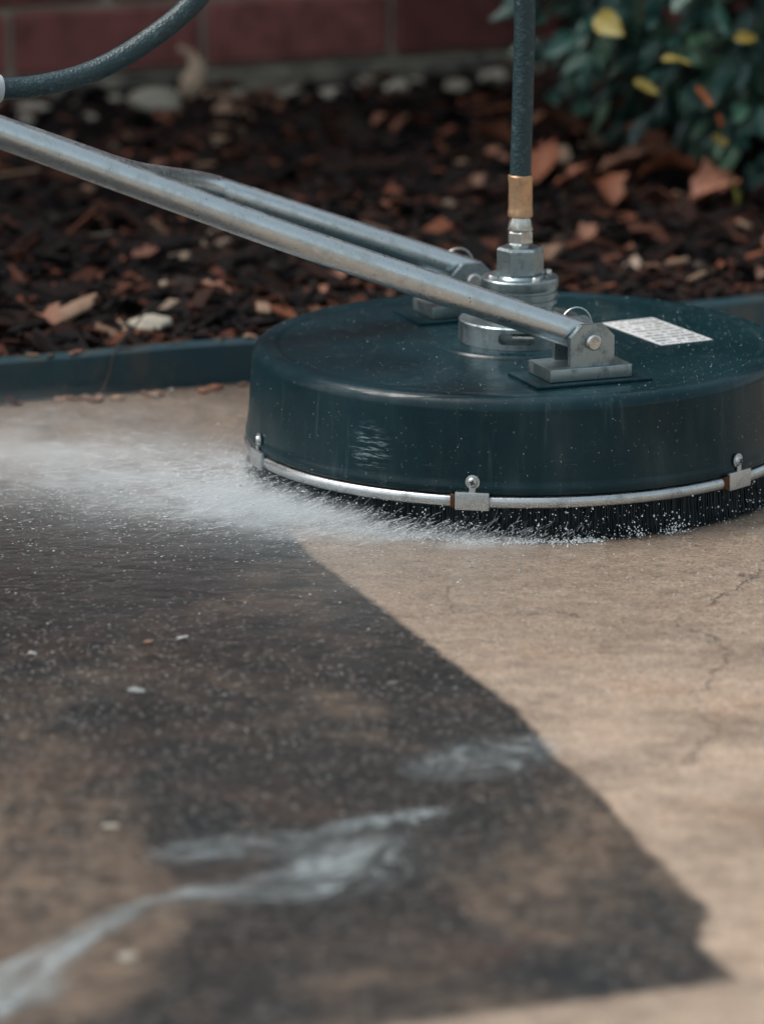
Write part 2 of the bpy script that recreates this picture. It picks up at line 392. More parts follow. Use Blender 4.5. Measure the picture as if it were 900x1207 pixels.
def mulch_h(x, y):
    d = (Vector((x, y, 0)) - K0).dot(WN)
    b = .028 + max(0, min(1, d / 1.3)) * .055
    return b + mnoise.fractal(Vector((x * 7, y * 7, .3)), 1.0, 2.0, 4) * .010
nx, ny = 150, 80; v = []; f = []
for j in range(ny + 1):
    for i in range(nx + 1):
        q = K0 + WD * (-2.4 + 5.2 * i / nx) + WN * (.026 + 1.62 * j / ny)
        v.append((q.x, q.y, mulch_h(q.x, q.y) - .004))
for j in range(ny):
    for i in range(nx):
        a = j * (nx + 1) + i; f.append((a, a + 1, a + nx + 2, a + nx + 1))
obj('mulch_bed', mesh_py(v, f, True), M_soil, kind='structure')

# shredded bark: uncountable chips
def chip_geo(V, F, p, L, w, t, yaw, pitch, roll, taper):
    m = Matrix.Translation(p) @ Matrix.Rotation(yaw, 4, 'Z') @ Matrix.Rotation(pitch, 4, 'Y') @ Matrix.Rotation(roll, 4, 'X')
    b = len(V)
    for sx in (-1, 1):
        k = taper if sx > 0 else 1
        for sy, sz in ((-1, -1), (1, -1), (1, 1), (-1, 1)):
            V.append(tuple(m @ Vector((sx * L / 2 * (1 + .2 * sy * (k - .5)), sy * w / 2 * k, sz * t / 2))))
    for q in ((0, 1, 2, 3), (7, 6, 5, 4), (0, 4, 5, 1), (1, 5, 6, 2), (2, 6, 7, 3), (3, 7, 4, 0)): F.append(tuple(b + i for i in q))
def colour_faces(me, cols, per):
    a = me.color_attributes.new('Col', 'FLOAT_COLOR', 'CORNER'); data = []
    for c in cols:
        for k in range(per): data.extend((c[0], c[1], c[2], 1))
    a.data.foreach_set('color', data)
V, F, cols = [], [], []
PAL = [((.004, .0032, .0034), 42), ((.009, .006, .0055), 32), ((.028, .013, .0095), 22), ((.075, .028, .017), 10), ((.15, .055, .030), 4), ((.17, .11, .075), 1.2), ((.27, .21, .16), .5)]
pc = [c for c, w in PAL]; pw = [w for c, w in PAL]
for i in range(15000):
    s = random.uniform(-1.5, 1.9); d = .045 + 1.50 * random.random() ** 1.15
    q = K0 + WD * s + WN * d
    L = random.uniform(.012, .05) if random.random() < .8 else random.uniform(.05, .085)
    w = L * random.uniform(.14, .5); t = random.uniform(.0015, .006)
    z = mulch_h(q.x, q.y) + random.uniform(-.001, .009)
    chip_geo(V, F, (q.x, q.y, z), L, w, t, random.uniform(0, 6.28), random.gauss(0, .28), random.gauss(0, .4), random.uniform(.35, .9))
    c = random.choices(pc, pw)[0]; k = random.uniform(.7, 1.3); cols.append(tuple(x * k for x in c))
me = mesh_py(V, F); colour_faces(me, cols, 24)
o = obj('bark_mulch', me, M_chip, kind='stuff')
tag(o, 'dark shredded bark mulch covering the bed before the brick wall', 'mulch')

# brick wall: bricks as parts, upper courses out of the frame joined
WP = Vector((-.138, 1.97, 0))
wall = empty('brick_wall', (WP.x, WP.y, 0), W)
tag(wall, 'red brick wall with wide mortar joints behind the mulch bed', 'wall')
BL, BH, JT = .2585, .083, .0115
PITCH, RISE, Z0 = BL + JT, BH + JT, .1205
bricks = []
for k in range(5):
    bm = bmesh.new(); add_box(bm, (0, 0, 0), (BL, .10, BH))
    bmesh.ops.subdivide_edges(bm, edges=[e for e in bm.edges if abs(e.verts[0].co.x - e.verts[1].co.x) > .1], cuts=5, use_grid_fill=True)
    for vv in bm.verts: vv.co += Vector((random.uniform(-1, 1) * .0015, random.uniform(-1, 1) * .0015, random.uniform(-1, 1) * .0018))
    bevel(bm, .0035, 1, 50)
    me = mesh_bm(bm, True); me.materials.append(M_brick); bricks.append(me)
ncourse_parts = 13
rest = bmesh.new()
for r_ in range(25):
    off = .0150 + JT * 0 if r_ % 2 == 0 else .0150 + PITCH / 2
    for k in range(-11, 12):
        x = off + PITCH * (k + .5); z = Z0 + BH / 2 + RISE * r_
        if r_ < ncourse_parts:
            o = obj('brick', random.choice(bricks), None, wall, loc=(x, .05 + random.uniform(-.002, .002), z)); o.rotation_euler = (0, 0, random.choice((0, math.pi)))
        else:
            add_box(rest, (x, .05, z), (BL, .10, BH))
bevel(rest, .003, 1, 50)
obj('upper_brick_courses', mesh_bm(rest), M_brick, wall, kind='stuff')
obj('mortar', box((0, .062, Z0 + 25 * RISE / 2 - .006), (23.6 * PITCH, .10, 25 * RISE), 0), M_mortar, wall)
bm = bmesh.new(); add_box(bm, (0, .045, Z0 - .008 - .14), (23.6 * PITCH, .125, .28)); bevel(bm, .006, 2)
obj('footing', mesh_bm(bm, True), M_foot, wall)

# ------------------------------------------------------------------ surface cleaner
A = R(21.5)                                   # heading of the machine: local x points forward
sc = empty('surface_cleaner', (0, 0, 0), A)
tag(sc, 'round dark teal pressure washer surface cleaner with steel handle tubes on wet concrete', 'surface cleaner')
def rot2(x, y, a): return (x * math.cos(a) - y * math.sin(a), x * math.sin(a) + y * math.cos(a))
def to_local(x, y): return rot2(x, y, -A)
# housing: one shell, world-aligned so that its marks sit where they are
prof = [(.238, .052), (.262, .050), (.2665, .0465), (.2740, .0465), (.2752, .0480), (.2752, .0530), (.2742, .0560), (.2735, .0620), (.2690, .1150)]
for k in range(9):
    a = R(90 * k / 8); prof.append((.2545 + .0140 * math.cos(a), .1262 + .0140 * math.sin(a)))
prof += [(.2470, .1404), (.2445, .1402), (.2425, .1388), (.2400, .1384), (.2375, .1386), (.230, .1389), (.12, .1393), (.0865, .1394), (.0850, .1415), (.0825, .1425), (.0600, .1427), (0, .1427)]
bm = lathe(prof, 160)
deck = obj('housing', mesh_bm(bm, True, angle=50), M_deck, sc, rot=(0, 0, -A))
# brush skirt
V, F = [], []
for i in range(9000):
    a = random.uniform(0, 2 * math.pi); r0 = random.uniform(.2620, .2705); wv = random.uniform(.0004, .0008)
    flare = random.gauss(.002, .0025); da = random.gauss(0, .006); zb = abs(random.gauss(0, .0022)) + (.006 if random.random() < .04 else 0)
    b = len(V)
    for (rr, aa, zz, ww) in ((r0, a, .048, wv), (r0 + flare * .4, a + da * .4, .022, wv), (r0 + flare, a + da, zb, wv * .55)):
        cx, cy = rr * math.cos(aa), rr * math.sin(aa)
        for k in range(3):
            an = aa + k * 2.0944
            V.append((cx + ww * math.cos(an), cy + ww * math.sin(an), zz))
    for s_ in (0, 3):
        for k in range(3): F.append((b + s_ + k, b + s_ + (k + 1) % 3, b + s_ + 3 + (k + 1) % 3, b + s_ + 3 + k))
sk = obj('brush_skirt', mesh_py(V, F, True), M_bristle, sc, kind='stuff', rot=(0, 0, -A))
bm = lathe([(.2640, .049), (.2660, .049), (.2660, .0040), (.2640, .0040), (.2640, .049)], 128)
obj('skirt_liner', mesh_bm(bm, True), M_bristle, sc, rot=(0, 0, -A))
# retaining band in pieces between clips, clips with screws
CL = [-10.7 + 60 * k for k in range(6)]      # degrees from the side that faces -y, towards +x
def pol(a, r): return (r * math.sin(R(a)), -r * math.cos(R(a)))
for k, a in enumerate(CL):
    # band: flattened half-round strip
    a0, a1 = a + 2.2, a + 57.8
    bm = bmesh.new(); rows = []
    for i in range(61):
        aa = a0 + (a1 - a0) * i / 60; ring = []
        for (dr, dz) in ((0, -.0058), (.0022, -.0056), (.0044, -.0040), (.0052, 0), (.0044, .0040), (.0022, .0056), (0, .0058)):
            x, y = pol(aa, .2722 + dr); ring.append(bm.verts.new((x, y, .0392 + dz)))
        rows.append(ring)
    for P_, Q_ in zip(rows, rows[1:]):
        for i in range(7): bm.faces.new((P_[i], P_[(i + 1) % 7], Q_[(i + 1) % 7], Q_[i]))
    bm.faces.new(rows[0]); bm.faces.new(rows[-1][::-1])
    obj('retaining_band', mesh_bm(bm, True, angle=60), M_steel, sc, rot=(0, 0, -A))
    x, y = pol(a, .2768)
    bm = bmesh.new(); add_box(bm, (0, 0, 0), (.0335, .0052, .0178)); bevel(bm, .0012, 2)
    clip = obj('band_clip', mesh_bm(bm, True), M_steel, sc, loc=(*to_local(x, y), .0405), rot=(0, 0, R(a) - A))
    bm = bmesh.new(); add_box(bm, (0, -.0002, .0095), (.0062, .0014, .008)); bevel(bm, .0004, 1)
    obj('screw_tab', mesh_bm(bm, True), M_steel, clip)
    # screw: washer, domed head, cross recess
    bm = lathe([(0, 0), (.0070, 0), (.0070, .0010), (.0050, .0013), (.0048, .0022), (.0038, .0036), (.0020, .0043), (0, .0044)], 28)
    bmesh.ops.rotate(bm, verts=bm.verts, cent=(0, 0, 0), matrix=Matrix.Rotation(R(90), 3, 'X'))
    scw = obj('screw', mesh_bm(bm, True, angle=40), M_steel, clip, loc=(0, .0018, .0185))
    bm = bmesh.new(); add_box(bm, (0, 0, 0), (.0054, .0012, .0013)); add_box(bm, (0, -.0001, 0), (.0013, .0012, .0054))
    bmesh.ops.rotate(bm, verts=bm.verts, cent=(0, 0, 0), matrix=Matrix.Rotation(R(20 + 37 * k), 3, 'Y'))
    obj('cross_recess', mesh_bm(bm), M_bristle, clip, loc=(0, -.0022, .0185))
    bm = bmesh.new(); add_box(bm, (-.0190, .0010, -.0005), (.0055, .0040, .0125)); bevel(bm, .001, 2)
    for vv in bm.verts: vv.co += Vector((0, 0, random.uniform(-.0008, .0008)))
    obj('rusty_lug', mesh_bm(bm, True), M_rust, clip)
# label
lab = obj('label_sticker', box((0, 0, 0), (.060, .122, .0006), .0002), M_label, sc, loc=(*to_local(.140, .050), .1396), rot=(0, 0, R(27.0) - A))
lab['label'] = 'white printed warning sticker on the housing top'

# pivot brackets (front at local y = -s, as -y local faces the viewer)
def bracket(side):
    xb, yb = (-.008, -.177) if side < 0 else (.0, .146)
    br = obj('pivot_bracket', box((-.003, 0, 0), (.122, .074, .0035), .0012), M_deck, sc, loc=(xb, yb, .1405))
    obj('base_block', box((-.003, 0, .0085), (.086, .056, .0125), .0011), M_alu, br)
    sg = 1 if side > 0 else -1
    for s in (-1, 1):
        bm = bmesh.new(); w, h, c_ = .0230, .041, .012
        outl = [(-w, 0), (w, 0), (w, h - c_), (w - c_, h), (-w + c_, h), (-w, h - c_)]
        fr = [bm.verts.new((x, -.0035, z)) for x, z in outl]; bk = [bm.verts.new((x, .0035, z)) for x, z in outl]
        bm.faces.new(fr); bm.faces.new(bk[::-1])
        for i in range(6): bm.faces.new((fr[i], bk[i], bk[(i + 1) % 6], fr[(i + 1) % 6]))
        bevel(bm, .0009, 2, 20)
        obj('cheek_plate', mesh_bm(bm, True), M_alu, br, loc=(0, s * .0195, .0147))
    bm = lathe([(0, -.0285), (.0062, -.0285), (.0078, -.0270), (.0078, -.0235), (.0058, -.0232), (.0058, .030), (.0046, .0315), (0, .0315)], 28)
    bmesh.ops.rotate(bm, verts=bm.verts, cent=(0, 0, 0), matrix=Matrix.Rotation(R(-90), 3, 'X'))
    obj('pivot_pin', mesh_bm(bm, True, angle=40), M_zinc, br, loc=(0, 0, .0385))
    ring = [(.0165 * math.cos(R(t)) + .004, .0265, .0385 + .0060 + .0185 * math.sin(R(t))) for t in range(-60, 241, 12)]
    obj('pin_ring', mesh_bm(tube(ring, .0009, 8), True), M_zinc, br)
bracket(-1); bracket(1)

# handle tubes
tl = math.tan(R(22))
def hp(l, y, dz=0): return (-.008 - l, y, .180 + l * tl + dz)
tr = math.tan(R(20.7))
def rp(l, y, dz=0): return (-l, y, .186 + l * tr + dz)
fr = [hp(-.012, -.177), hp(0, -.177), hp(.14, -.177, -.0025), hp(.30, -.177, -.004), hp(.46, -.177, -.002), hp(.60, -.177), hp(.80, -.177), hp(1.02, -.177)]
fpath = smooth_path(fr, 12)
h1 = obj('handle_tube', mesh_bm(tube(fpath, .0145, 28), True), M_tube, sc)
rr_ = [rp(-.012, .146), rp(0, .146), rp(.12, .146), rp(.24, .146), rp(.285, .136), hp(.335, .075, -.002), hp(.39, .000, -.004), hp(.435, -.050, -.004), hp(.49, -.072, -.003), hp(.60, -.075, -.003), hp(.80, -.075, -.003), hp(1.02, -.075, -.003)]
rpath = smooth_path(rr_, 12)
h2 = obj('handle_tube', mesh_bm(tube(rpath, .0138, 28), True), M_tube, sc)
bm = tube([hp(1.01, -.20, .004), hp(1.01, -.05, .004)], .0165, 24); bevel(bm, .003, 2, 50)
obj('handle_grip', mesh_bm(bm, True), M_hose, sc)
obj('valve_block', box(hp(.72, -.045, .010), (.11, .075, .042), .008, seg=3), M_alu, sc)

# swivel on the middle of the deck
slot = R(-90 - 5) - A
bm = lathe([(.030, .1429), (.0600, .1429), (.0612, .1440), (.0612, .1628), (.0600, .1642), (.0400, .1642), (.0385, .1630), (.030, .1630)], 96)
swv = obj('swivel', mesh_bm(lathe([(0, .1430), (.0300, .1430), (.0300, .1640), (.0340, .1665), (.0340, .1790), (.0375, .1805), (.0375, .1850), (.0360, .1856), (.0360, .1876), (.0378, .1882), (.0378, .1926), (.0362, .1932), (.0362, .1954),
      (.0382, .1962), (.0386, .1975), (.0386, .2052), (.0376, .2066), (.0300, .2068), (.0290, .2060), (.0235, .2060), (.0225, .2075), (.0215, .2085), (0, .2085)], 72), True, angle=30), M_alu, sc)
# split clamp collar with a recessed socket for its bolt
def collar():
    bm = bmesh.new(); n_ = 300; Ro, Ri, za, zb = .0612, .0390, .1429, .1650
    zs = [za + (zb - .0012 - za) * k / 22 for k in range(23)]
    pr = [(Ri, za)] + [(Ro, z_) for z_ in zs] + [(Ro - .0013, zb), (Ri, zb)]; m_ = len(pr)
    rows = [[bm.verts.new((r_ * math.cos(6.283185 * i / n_), r_ * math.sin(6.283185 * i / n_), z_)) for r_, z_ in pr] for i in range(n_)]
    for i in range(n_):
        a = 2 * math.pi * (i + .5) / n_; d = (a - slot + math.pi) % (2 * math.pi) - math.pi
        P_, Q_ = rows[i], rows[(i + 1) % n_]
        for j in range(m_):
            if 1 <= j < 22:
                zc = (zs[j - 1] + zs[j]) / 2 - .1540; xx = max(0, abs(d * Ro) - .0125)
                if xx * xx + zc * zc < .0058 ** 2: continue
            bm.faces.new((P_[j], P_[(j + 1) % m_], Q_[(j + 1) % m_], Q_[j]))
    return mesh_bm(bm, True, angle=35)
obj('clamp_collar', collar(), M_alu, swv)
ax = Vector((math.cos(slot), math.sin(slot), 0)); tx = Vector((-ax.y, ax.x, 0))
pc_ = ax * .0500 + Vector((0, 0, .1540))
bm = tube([pc_ - tx * .004, pc_ + tx * .022], .0042, 20); bevel(bm, .0005, 2, 50)
obj('clamp_bolt', mesh_bm(bm, True), M_zinc, swv)
bm = bmesh.new(); add_box(bm, (ax.x * .0445, ax.y * .0445, .154), (.004, .040, .018), slot)
obj('socket_back', mesh_bm(bm), M_alu, swv)
obj('hex_nut', mesh_bm(hexprism(.0235, .2085, .2365, .10, R(-90 + 35) - A), True, angle=20), M_alu, swv)
for k in range(4):
    a = R(-62 + 90 * k) - A
    bm = lathe([(0, .2066), (.0042, .2066), (.0042, .2096), (.0034, .2106), (0, .2106)], 18, center=(.0318 * math.cos(a), .0318 * math.sin(a)))
    obj('cap_screw', mesh_bm(bm, True, angle=40), M_zinc, swv)

# hose with fittings: one line from the swivel arching up and over to the handle valve
hz = [(0, 0, .300), (0, 0, .318), (.0022, 0, .40), (.003, 0, .485), (-.006, 0, .57), (-.045, 0, .655), (-.120, 0, .700), (-.205, 0, .670), (-.280, 0, .580), (-.340, 0, .505), (-.394, 0, .4650), (-.447, 0, .4400), (-.499, 0, .4295), (-.545, 0, .4285), (-.585, -.004, .4330)]
hose = obj('hose', mesh_bm(tube(smooth_path(hz, 14), .0107, 24), True), M_hose, sc)
obj('coupling_nut', mesh_bm(hexprism(.0133, .2395, .2535, .14, R(12)), True, angle=20), M_zinc, hose)
obj('coupling_neck', mesh_bm(lathe([(.0, .2362), (.0088, .2362), (.0088, .2400), (.0095, .2530), (.0125, .2538), (.0128, .2550), (.0108, .2640), (.0098, .2665), (.0098, .2700), (0, .2700)], 28), True, angle=30), M_zinc, hose)
pf = [(0, .2668), (.0112, .2668), (.0126, .2680), (.0128, .2720), (.0124, .2740), (.0126, .2780), (.0124, .3010), (.0128, .3060), (.0127, .3088), (.0115, .3096), (0, .3096)]
bm = lathe(pf, 48)
for vv in bm.verts:                         # crimp flats
    r_ = math.hypot(vv.co.x, vv.co.y)
    if .274 < vv.co.z < .304 and r_ > .01:
        a = math.atan2(vv.co.y, vv.co.x); k = 1 - .045 * abs(math.sin(4 * a)); vv.co.x *= k; vv.co.y *= k
obj('crimp_ferrule', mesh_bm(bm, True, angle=30), M_brass, hose)
ef = smooth_path([(-.541, 0, .4286), (-.585, -.004, .4330), (-.640, -.018, .448), (-.690, -.030, .462)], 8)
rad = [.0150 if k < 3 else .0165 for k in range(len(ef))]; rad[0] = .0135
obj('end_fitting', mesh_bm(tube(ef, rad, 24), True), M_fit, hose)

# water beads on the deck (uncountable)
ico = bmesh.new(); bmesh.ops.create_icosphere(ico, subdivisions=1, radius=1); ico.verts.ensure_lookup_table()
IV = [tuple(q.co) for q in ico.verts]; IF = [tuple(q.index for q in f.verts) for f in ico.faces]; ico.free()
TV = [(1, 0, 0), (-1, 0, 0), (0, 1, 0), (0, -1, 0), (0, 0, 1), (0, 0, -1)]
TF = [(0, 2, 4), (2, 1, 4), (1, 3, 4), (3, 0, 4), (2, 0, 5), (1, 2, 5), (3, 1, 5), (0, 3, 5)]
V, F = [], []
def blob(V, F, p, s, verts=IV, faces=IF, rz=0):
    b = len(V); c_, s_ = math.cos(rz), math.sin(rz)
    for q in verts:
        x, y, z = q[0] * s[0], q[1] * s[1], q[2] * s[2]
        V.append((p[0] + x * c_ - y * s_, p[1] + x * s_ + y * c_, p[2] + z))
    for q in faces: F.append(tuple(b + i for i in q))
def deck_z(r):
    for (r1, z1), (r2, z2) in zip(prof[9:], prof[10:]):
        if min(r1, r2) <= r <= max(r1, r2) and abs(r1 - r2) > 1e-6: return z1 + (z2 - z1) * (r - r1) / (r2 - r1)
    return .1385
for i in range(2600):
    r = .264 * math.sqrt(random.random()); a = random.uniform(0, 6.283)
    x, y = r * math.cos(a), r * math.sin(a)
    if random.random() > .28 + .72 * max(0, min(1, (x + .10) / .28)): continue
    if r < .064: continue
    s = random.uniform(.00025, .0006) * (1 + (random.random() < .06) * 1.0)
    blob(V, F, (x, y, deck_z(r) + s * .15), (s, s, s * .65))
for i in range(130):
    a = random.uniform(-95, 95); z = random.uniform(.056, .124); r = .2735 - (z - .062) * .085
    x, y = pol(a, r); s = random.uniform(.0003, .0007)
    blob(V, F, (x, y, z), (s, s, s * 1.3))
obj('water_beads', mesh_py(V, F, True), M_bead, sc, kind='stuff', rot=(0, 0, -A))

# ------------------------------------------------------------------ water: spray, foam, rivulet
V, F = [], []
def skirt_pt(a, r=.272): return pol(a, r)
for i in range(5000):
    a = random.gauss(-52, 24)
    if a > 22 or a < -105: continue
    x, y = skirt_pt(a)
    rd = Vector((math.sin(R(a)), -math.cos(R(a)), 0)); tg = Vector((-math.cos(R(a)), -math.sin(R(a)), 0))
    dv = (rd * random.uniform(.35, .9) + tg * random.uniform(.1, .8) + Vector((-.25, .30, 0)) * random.random()).normalized()
    reach = .05 + .18 * max(0, min(1, (-a) / 60))
    d = random.expovariate(1 / (reach * .6)); d = min(d, .62)
    hmax = .004 + .022 * math.exp(-d / .12) + .012 * (a < -35)
    p_ = Vector((x, y, 0)) + dv * d
    if (p_ - K0).dot(WN) > -.01: continue
    s = random.uniform(.00018, .0005) * (1.7 if random.random() < .05 else 1)
    z = s + abs(random.gauss(0, .45)) * hmax
    blob(V, F, (p_.x, p_.y, z), (s * random.uniform(1.5, 6), s, s * .9), TV, TF, math.atan2(dv.y, dv.x))
for i in range(1100):                      # droplets thrown against the skirt all round the front
    a = random.uniform(-85, 70); z = random.random() ** 1.7 * .034 + .001; r = .2725 + random.random() * .012
    if a > 25 and random.random() < .5: continue
    x, y = pol(a, r); s = random.uniform(.0003, .0008) * (1.7 if random.random() < .06 else 1)
    blob(V, F, (x, y, z), (s, s, s * random.uniform(.8, 1.6)), TV, TF)
for (a0, cnt) in ((31, 90), (22, 40)):     # small burst of drops at the right front
    for i in range(cnt):
        x, y = pol(a0 + random.gauss(0, 1.6), .276 + random.random() * .012); s = random.uniform(.0004, .0012)
        blob(V, F, (x, y, abs(random.gauss(0, .009)) + s), (s, s, s), TV, TF)
for i in range(900):                       # drops lying on the concrete round about
    x, y = random.uniform(-.62, .42), random.uniform(-1.1, .1)
    if math.hypot(x, y) < .28: continue
    s = random.uniform(.0004, .0010)
    if random.random() > math.exp(-max(0, -y - .28) * 2.2): continue
    blob(V, F, (x, y, s * .4), (s * random.uniform(1, 2), s, s * .6), TV, TF, random.uniform(-.4, .4))
nd = len(F)
def strand(p_, dv, L_, w_, lift):
    b = len(V); side = Vector((-dv.y, dv.x, 0)); up = Vector((0, 0, 1)); kk = random.gauss(0, .06)
    for i in range(5):
        t = i / 4; q = p_ + dv * (L_ * t) + side * (kk * L_ * t * t) + up * (lift * 4 * t * (1 - t) - .25 * p_.z * t)
        r_ = w_ * math.sin(math.pi * (.08 + .84 * t))
        for k in range(3):
            an = 2.0944 * k; o_ = side * math.cos(an) * r_ + up * math.sin(an) * r_
            V.append((q.x + o_.x, q.y + o_.y, max(.0008, q.z + o_.z)))
    for i in range(4):
        for k in range(3): F.append((b + i * 3 + k, b + i * 3 + (k + 1) % 3, b + i * 3 + 3 + (k + 1) % 3, b + i * 3 + 3 + k))
for i in range(6000):                      # torn threads of water fanning out from the skirt
    a = random.gauss(-50, 26)
    if a > 14 or a < -98: continue
    x, y = pol(a, .272); rd = Vector((math.sin(R(a)), -math.cos(R(a)), 0)); tg = Vector((-math.cos(R(a)), -math.sin(R(a)), 0))
    dv = (rd * random.uniform(.3, .8) + tg * random.uniform(.2, .8) + Vector((-.35, .42, 0)) * random.random()).normalized()
    reach = .030 + .20 * max(0, min(1, (-a - 8) / 55)); d = min(random.expovariate(1 / (reach * .45)), .40)
    p_ = Vector((x, y, .002 + abs(random.gauss(0, .5)) * (.004 + .016 * math.exp(-d / .1) + .008 * (a < -30)))) + dv * d
    if (p_ - K0).dot(WN) > -.08: continue
    strand(p_, dv, random.uniform(.004, .018) * (.5 + reach * 4), random.uniform(.0002, .00065), random.uniform(0, .0012))
ns = len(F)
for i in range(330):                       # froth along the foot of the brushes
    a = random.uniform(-92, 16); x, y = pol(a, .274 + abs(random.gauss(0, .007)))
    for k in range(random.randint(3, 10)):
        s = random.uniform(.0004, .0012)
        blob(V, F, (x + random.gauss(0, .003), y + random.gauss(0, .003), s * .6 + abs(random.gauss(0, .0018))), (s * 1.3, s, s * .8), TV, TF, random.random() * 3)
n = N('torn water thread'); M_thread = n.set(base=(.88, .93, .95), rough=.5, spec=.3, alpha=.15)
n = N('water froth'); M_froth = n.set(base=(.86, .91, .92), rough=.3, alpha=.75)
me = mesh_py(V, F, True); me.materials.append(M_drop); me.materials.append(M_thread); me.materials.append(M_froth)
me.polygons.foreach_set('material_index', [0] * nd + [1] * (ns - nd) + [2] * (len(F) - ns))
o = obj('water_droplets', me, None, kind='stuff')
tag(o, 'white water droplets flying out from under the brush skirt', 'water')

# fine mist: a low closed volume of drifting spray
n = N('spray mist'); n.t.nodes.remove(n.b); c = n.coord()
def lobe(cen, rad, rz, lo=1.0, hi=.1):
    p_ = n.vmath('SUBTRACT', c, cen)
    m_ = n.new('ShaderNodeMapping', vector_type='TEXTURE'); n.put(m_.inputs[0], p_); m_.inputs['Rotation'].default_value = (0, 0, rz); m_.inputs['Scale'].default_value = rad
    return n.ss(n.vmath('LENGTH', m_.outputs[0]), lo, hi)
L = [(lobe((-.385, -.050, .004), (.34, .20, .055), R(-24)), 26.0), (lobe((-.245, -.200, .002), (.20, .085, .034), R(-36)), 100.0), (lobe((-.100, -.295, .0), (.19, .040, .020), R(-10)), 90.0), (lobe((-.47, .13, .004), (.32, .20, .05), R(10)), 8.0)]
tot = None
for s_, k in L:
    q = n.math('MULTIPLY', s_, k); tot = q if tot is None else n.math('ADD', tot, q)
st = n.new('ShaderNodeMapping'); n.put(st.inputs[0], c); st.inputs['Rotation'].default_value = (0, 0, R(30)); st.inputs['Scale'].default_value = (9, 26, 40)
nz = n.ss(n.noise(st.outputs[0], 1.0, 5, .65), .34, .70)
st2 = n.new('ShaderNodeMapping'); n.put(st2.inputs[0], c); st2.inputs['Rotation'].default_value = (0, 0, R(30)); st2.inputs['Scale'].default_value = (30, 90, 110)
nz2 = n.ss(n.noise(st2.outputs[0], 1.0, 3, .6), .30, .70, .35, 1.3)
dens = n.math('MULTIPLY', n.math('MULTIPLY', tot, nz), nz2)
pv = n.new('ShaderNodeVolumePrincipled'); pv.inputs['Color'].default_value = (.90, .95, .97, 1); n.put(pv.inputs['Density'], dens); pv.inputs['Anisotropy'].default_value = .25
n.t.links.new(pv.outputs[0], n.out.inputs['Volume'])
M_mist = n.m
o = obj('water_mist', box((0, 0, .0305), (1.02, .80, .057)), M_mist, kind='stuff', loc=(-.385, -.045, 0))
o.location = (0, 0, 0); o.data.transform(Matrix.Translation((-.440, -.045, 0)))
tag(o, 'white mist of spray drifting over the concrete beside the cleaner', 'mist')

# milky rivulet of runoff on the grime: thin domed water with ragged film edges
def runoff(name, peak):
    n = N(name); c = n.coord('UV'); w_ = n.coord(); u_, v_, _ = n.sep(c)
    acr = n.math('ABSOLUTE', n.math('SUBTRACT', v_, .5))
    nzr = n.noise(n.comb(n.math('MULTIPLY', u_, 7), n.math('MULTIPLY', v_, 5.0), n.math('MULTIPLY', n.sep(w_)[0], 3)), 1, 8, .72, .9)
    ends = n.math('MULTIPLY', n.ss(u_, 0, .22), n.ss(u_, 1, .72))
    al = n.math('MULTIPLY', n.ss(n.math('ADD', acr, n.math('MULTIPLY', n.math('SUBTRACT', nzr, .5), 2.8)), .46, -.24), n.math('MULTIPLY', n.ss(acr, .5, .2), ends))
    thin = n.math('MULTIPLY', n.math('MULTIPLY', n.ss(acr, .5, .15), ends), .08)
    return n.set(base=n.mix(n.ss(nzr, .35, .65), (.58, .66, .68), (.12, .16, .17)), rough=.10, spec=.6, alpha=n.math('ADD', n.math('MULTIPLY', al, peak), thin), normal=n.bump(nzr, .4, .004))
M_run = runoff('milky runoff water', .46); M_faint = runoff('faint runoff water', .17)
def rivulet(pts, name_label, m_run=None, n_across=8):
    P = smooth_path([(x, y, w) for x, y, w in pts], 10); V, F, UV = [], [], []
    for i, p_ in enumerate(P):
        t = (P[min(i + 1, len(P) - 1)] - P[max(i - 1, 0)]); t = Vector((t.x, t.y, 0)).normalized(); nn = Vector((-t.y, t.x, 0))
        for k in range(n_across + 1):
            f_ = k / n_across; q = Vector((p_.x, p_.y, 0)) + nn * (f_ - .5) * p_.z
            V.append((q.x, q.y, .0012 + .0022 * math.sin(math.pi * f_))); UV.append((i / (len(P) - 1), f_))
    for i in range(len(P) - 1):
        for k in range(n_across): a = i * (n_across + 1) + k; F.append((a, a + 1, a + n_across + 2, a + n_across + 1))
    me = mesh_py(V, F, True); uv = me.uv_layers.new()
    for l in me.loops: uv.data[l.index].uv = UV[l.vertex_index]
    o = obj('water_rivulet', me, m_run or M_run); tag(o, name_label, 'water'); return o
rivulet([(-.70, -2.12, .10), (-.50, -1.76, .11), (-.415, -1.611, .085), (-.382, -1.545, .060), (-.348, -1.472, .046), (-.300, -1.405, .050), (-.240, -1.378, .085), (-.190, -1.355, .14), (-.160, -1.31, .17), (-.140, -1.25, .15), (-.13, -1.20, .10)], 'long milky streak of runoff water bending across the black grime')
rivulet([(-.33, -1.30, .04), (-.29, -1.285, .08), (-.24, -1.265, .10), (-.20, -1.25, .08), (-.17, -1.24, .04)], 'pale wet smear bordering the long runoff streak', M_faint)
rivulet([(-.20, -1.235, .02), (-.165, -1.215, .05), (-.135, -1.198, .055), (-.105, -1.183, .05), (-.070, -1.165, .02)], 'short pale trickle beyond the long runoff streak')
rivulet([(-.13, -1.09, .03), (-.085, -1.05, .12), (-.04, -1.01, .14), (-.005, -.98, .10), (.02, -.96, .03)], 'faint damp streak beside the washed edge', M_faint)
rivulet([(-.52, -1.86, .04), (-.425, -1.675, .06), (-.395, -1.635, .06), (-.365, -1.585, .03)], 'broad short trickle alongside the long runoff streak')

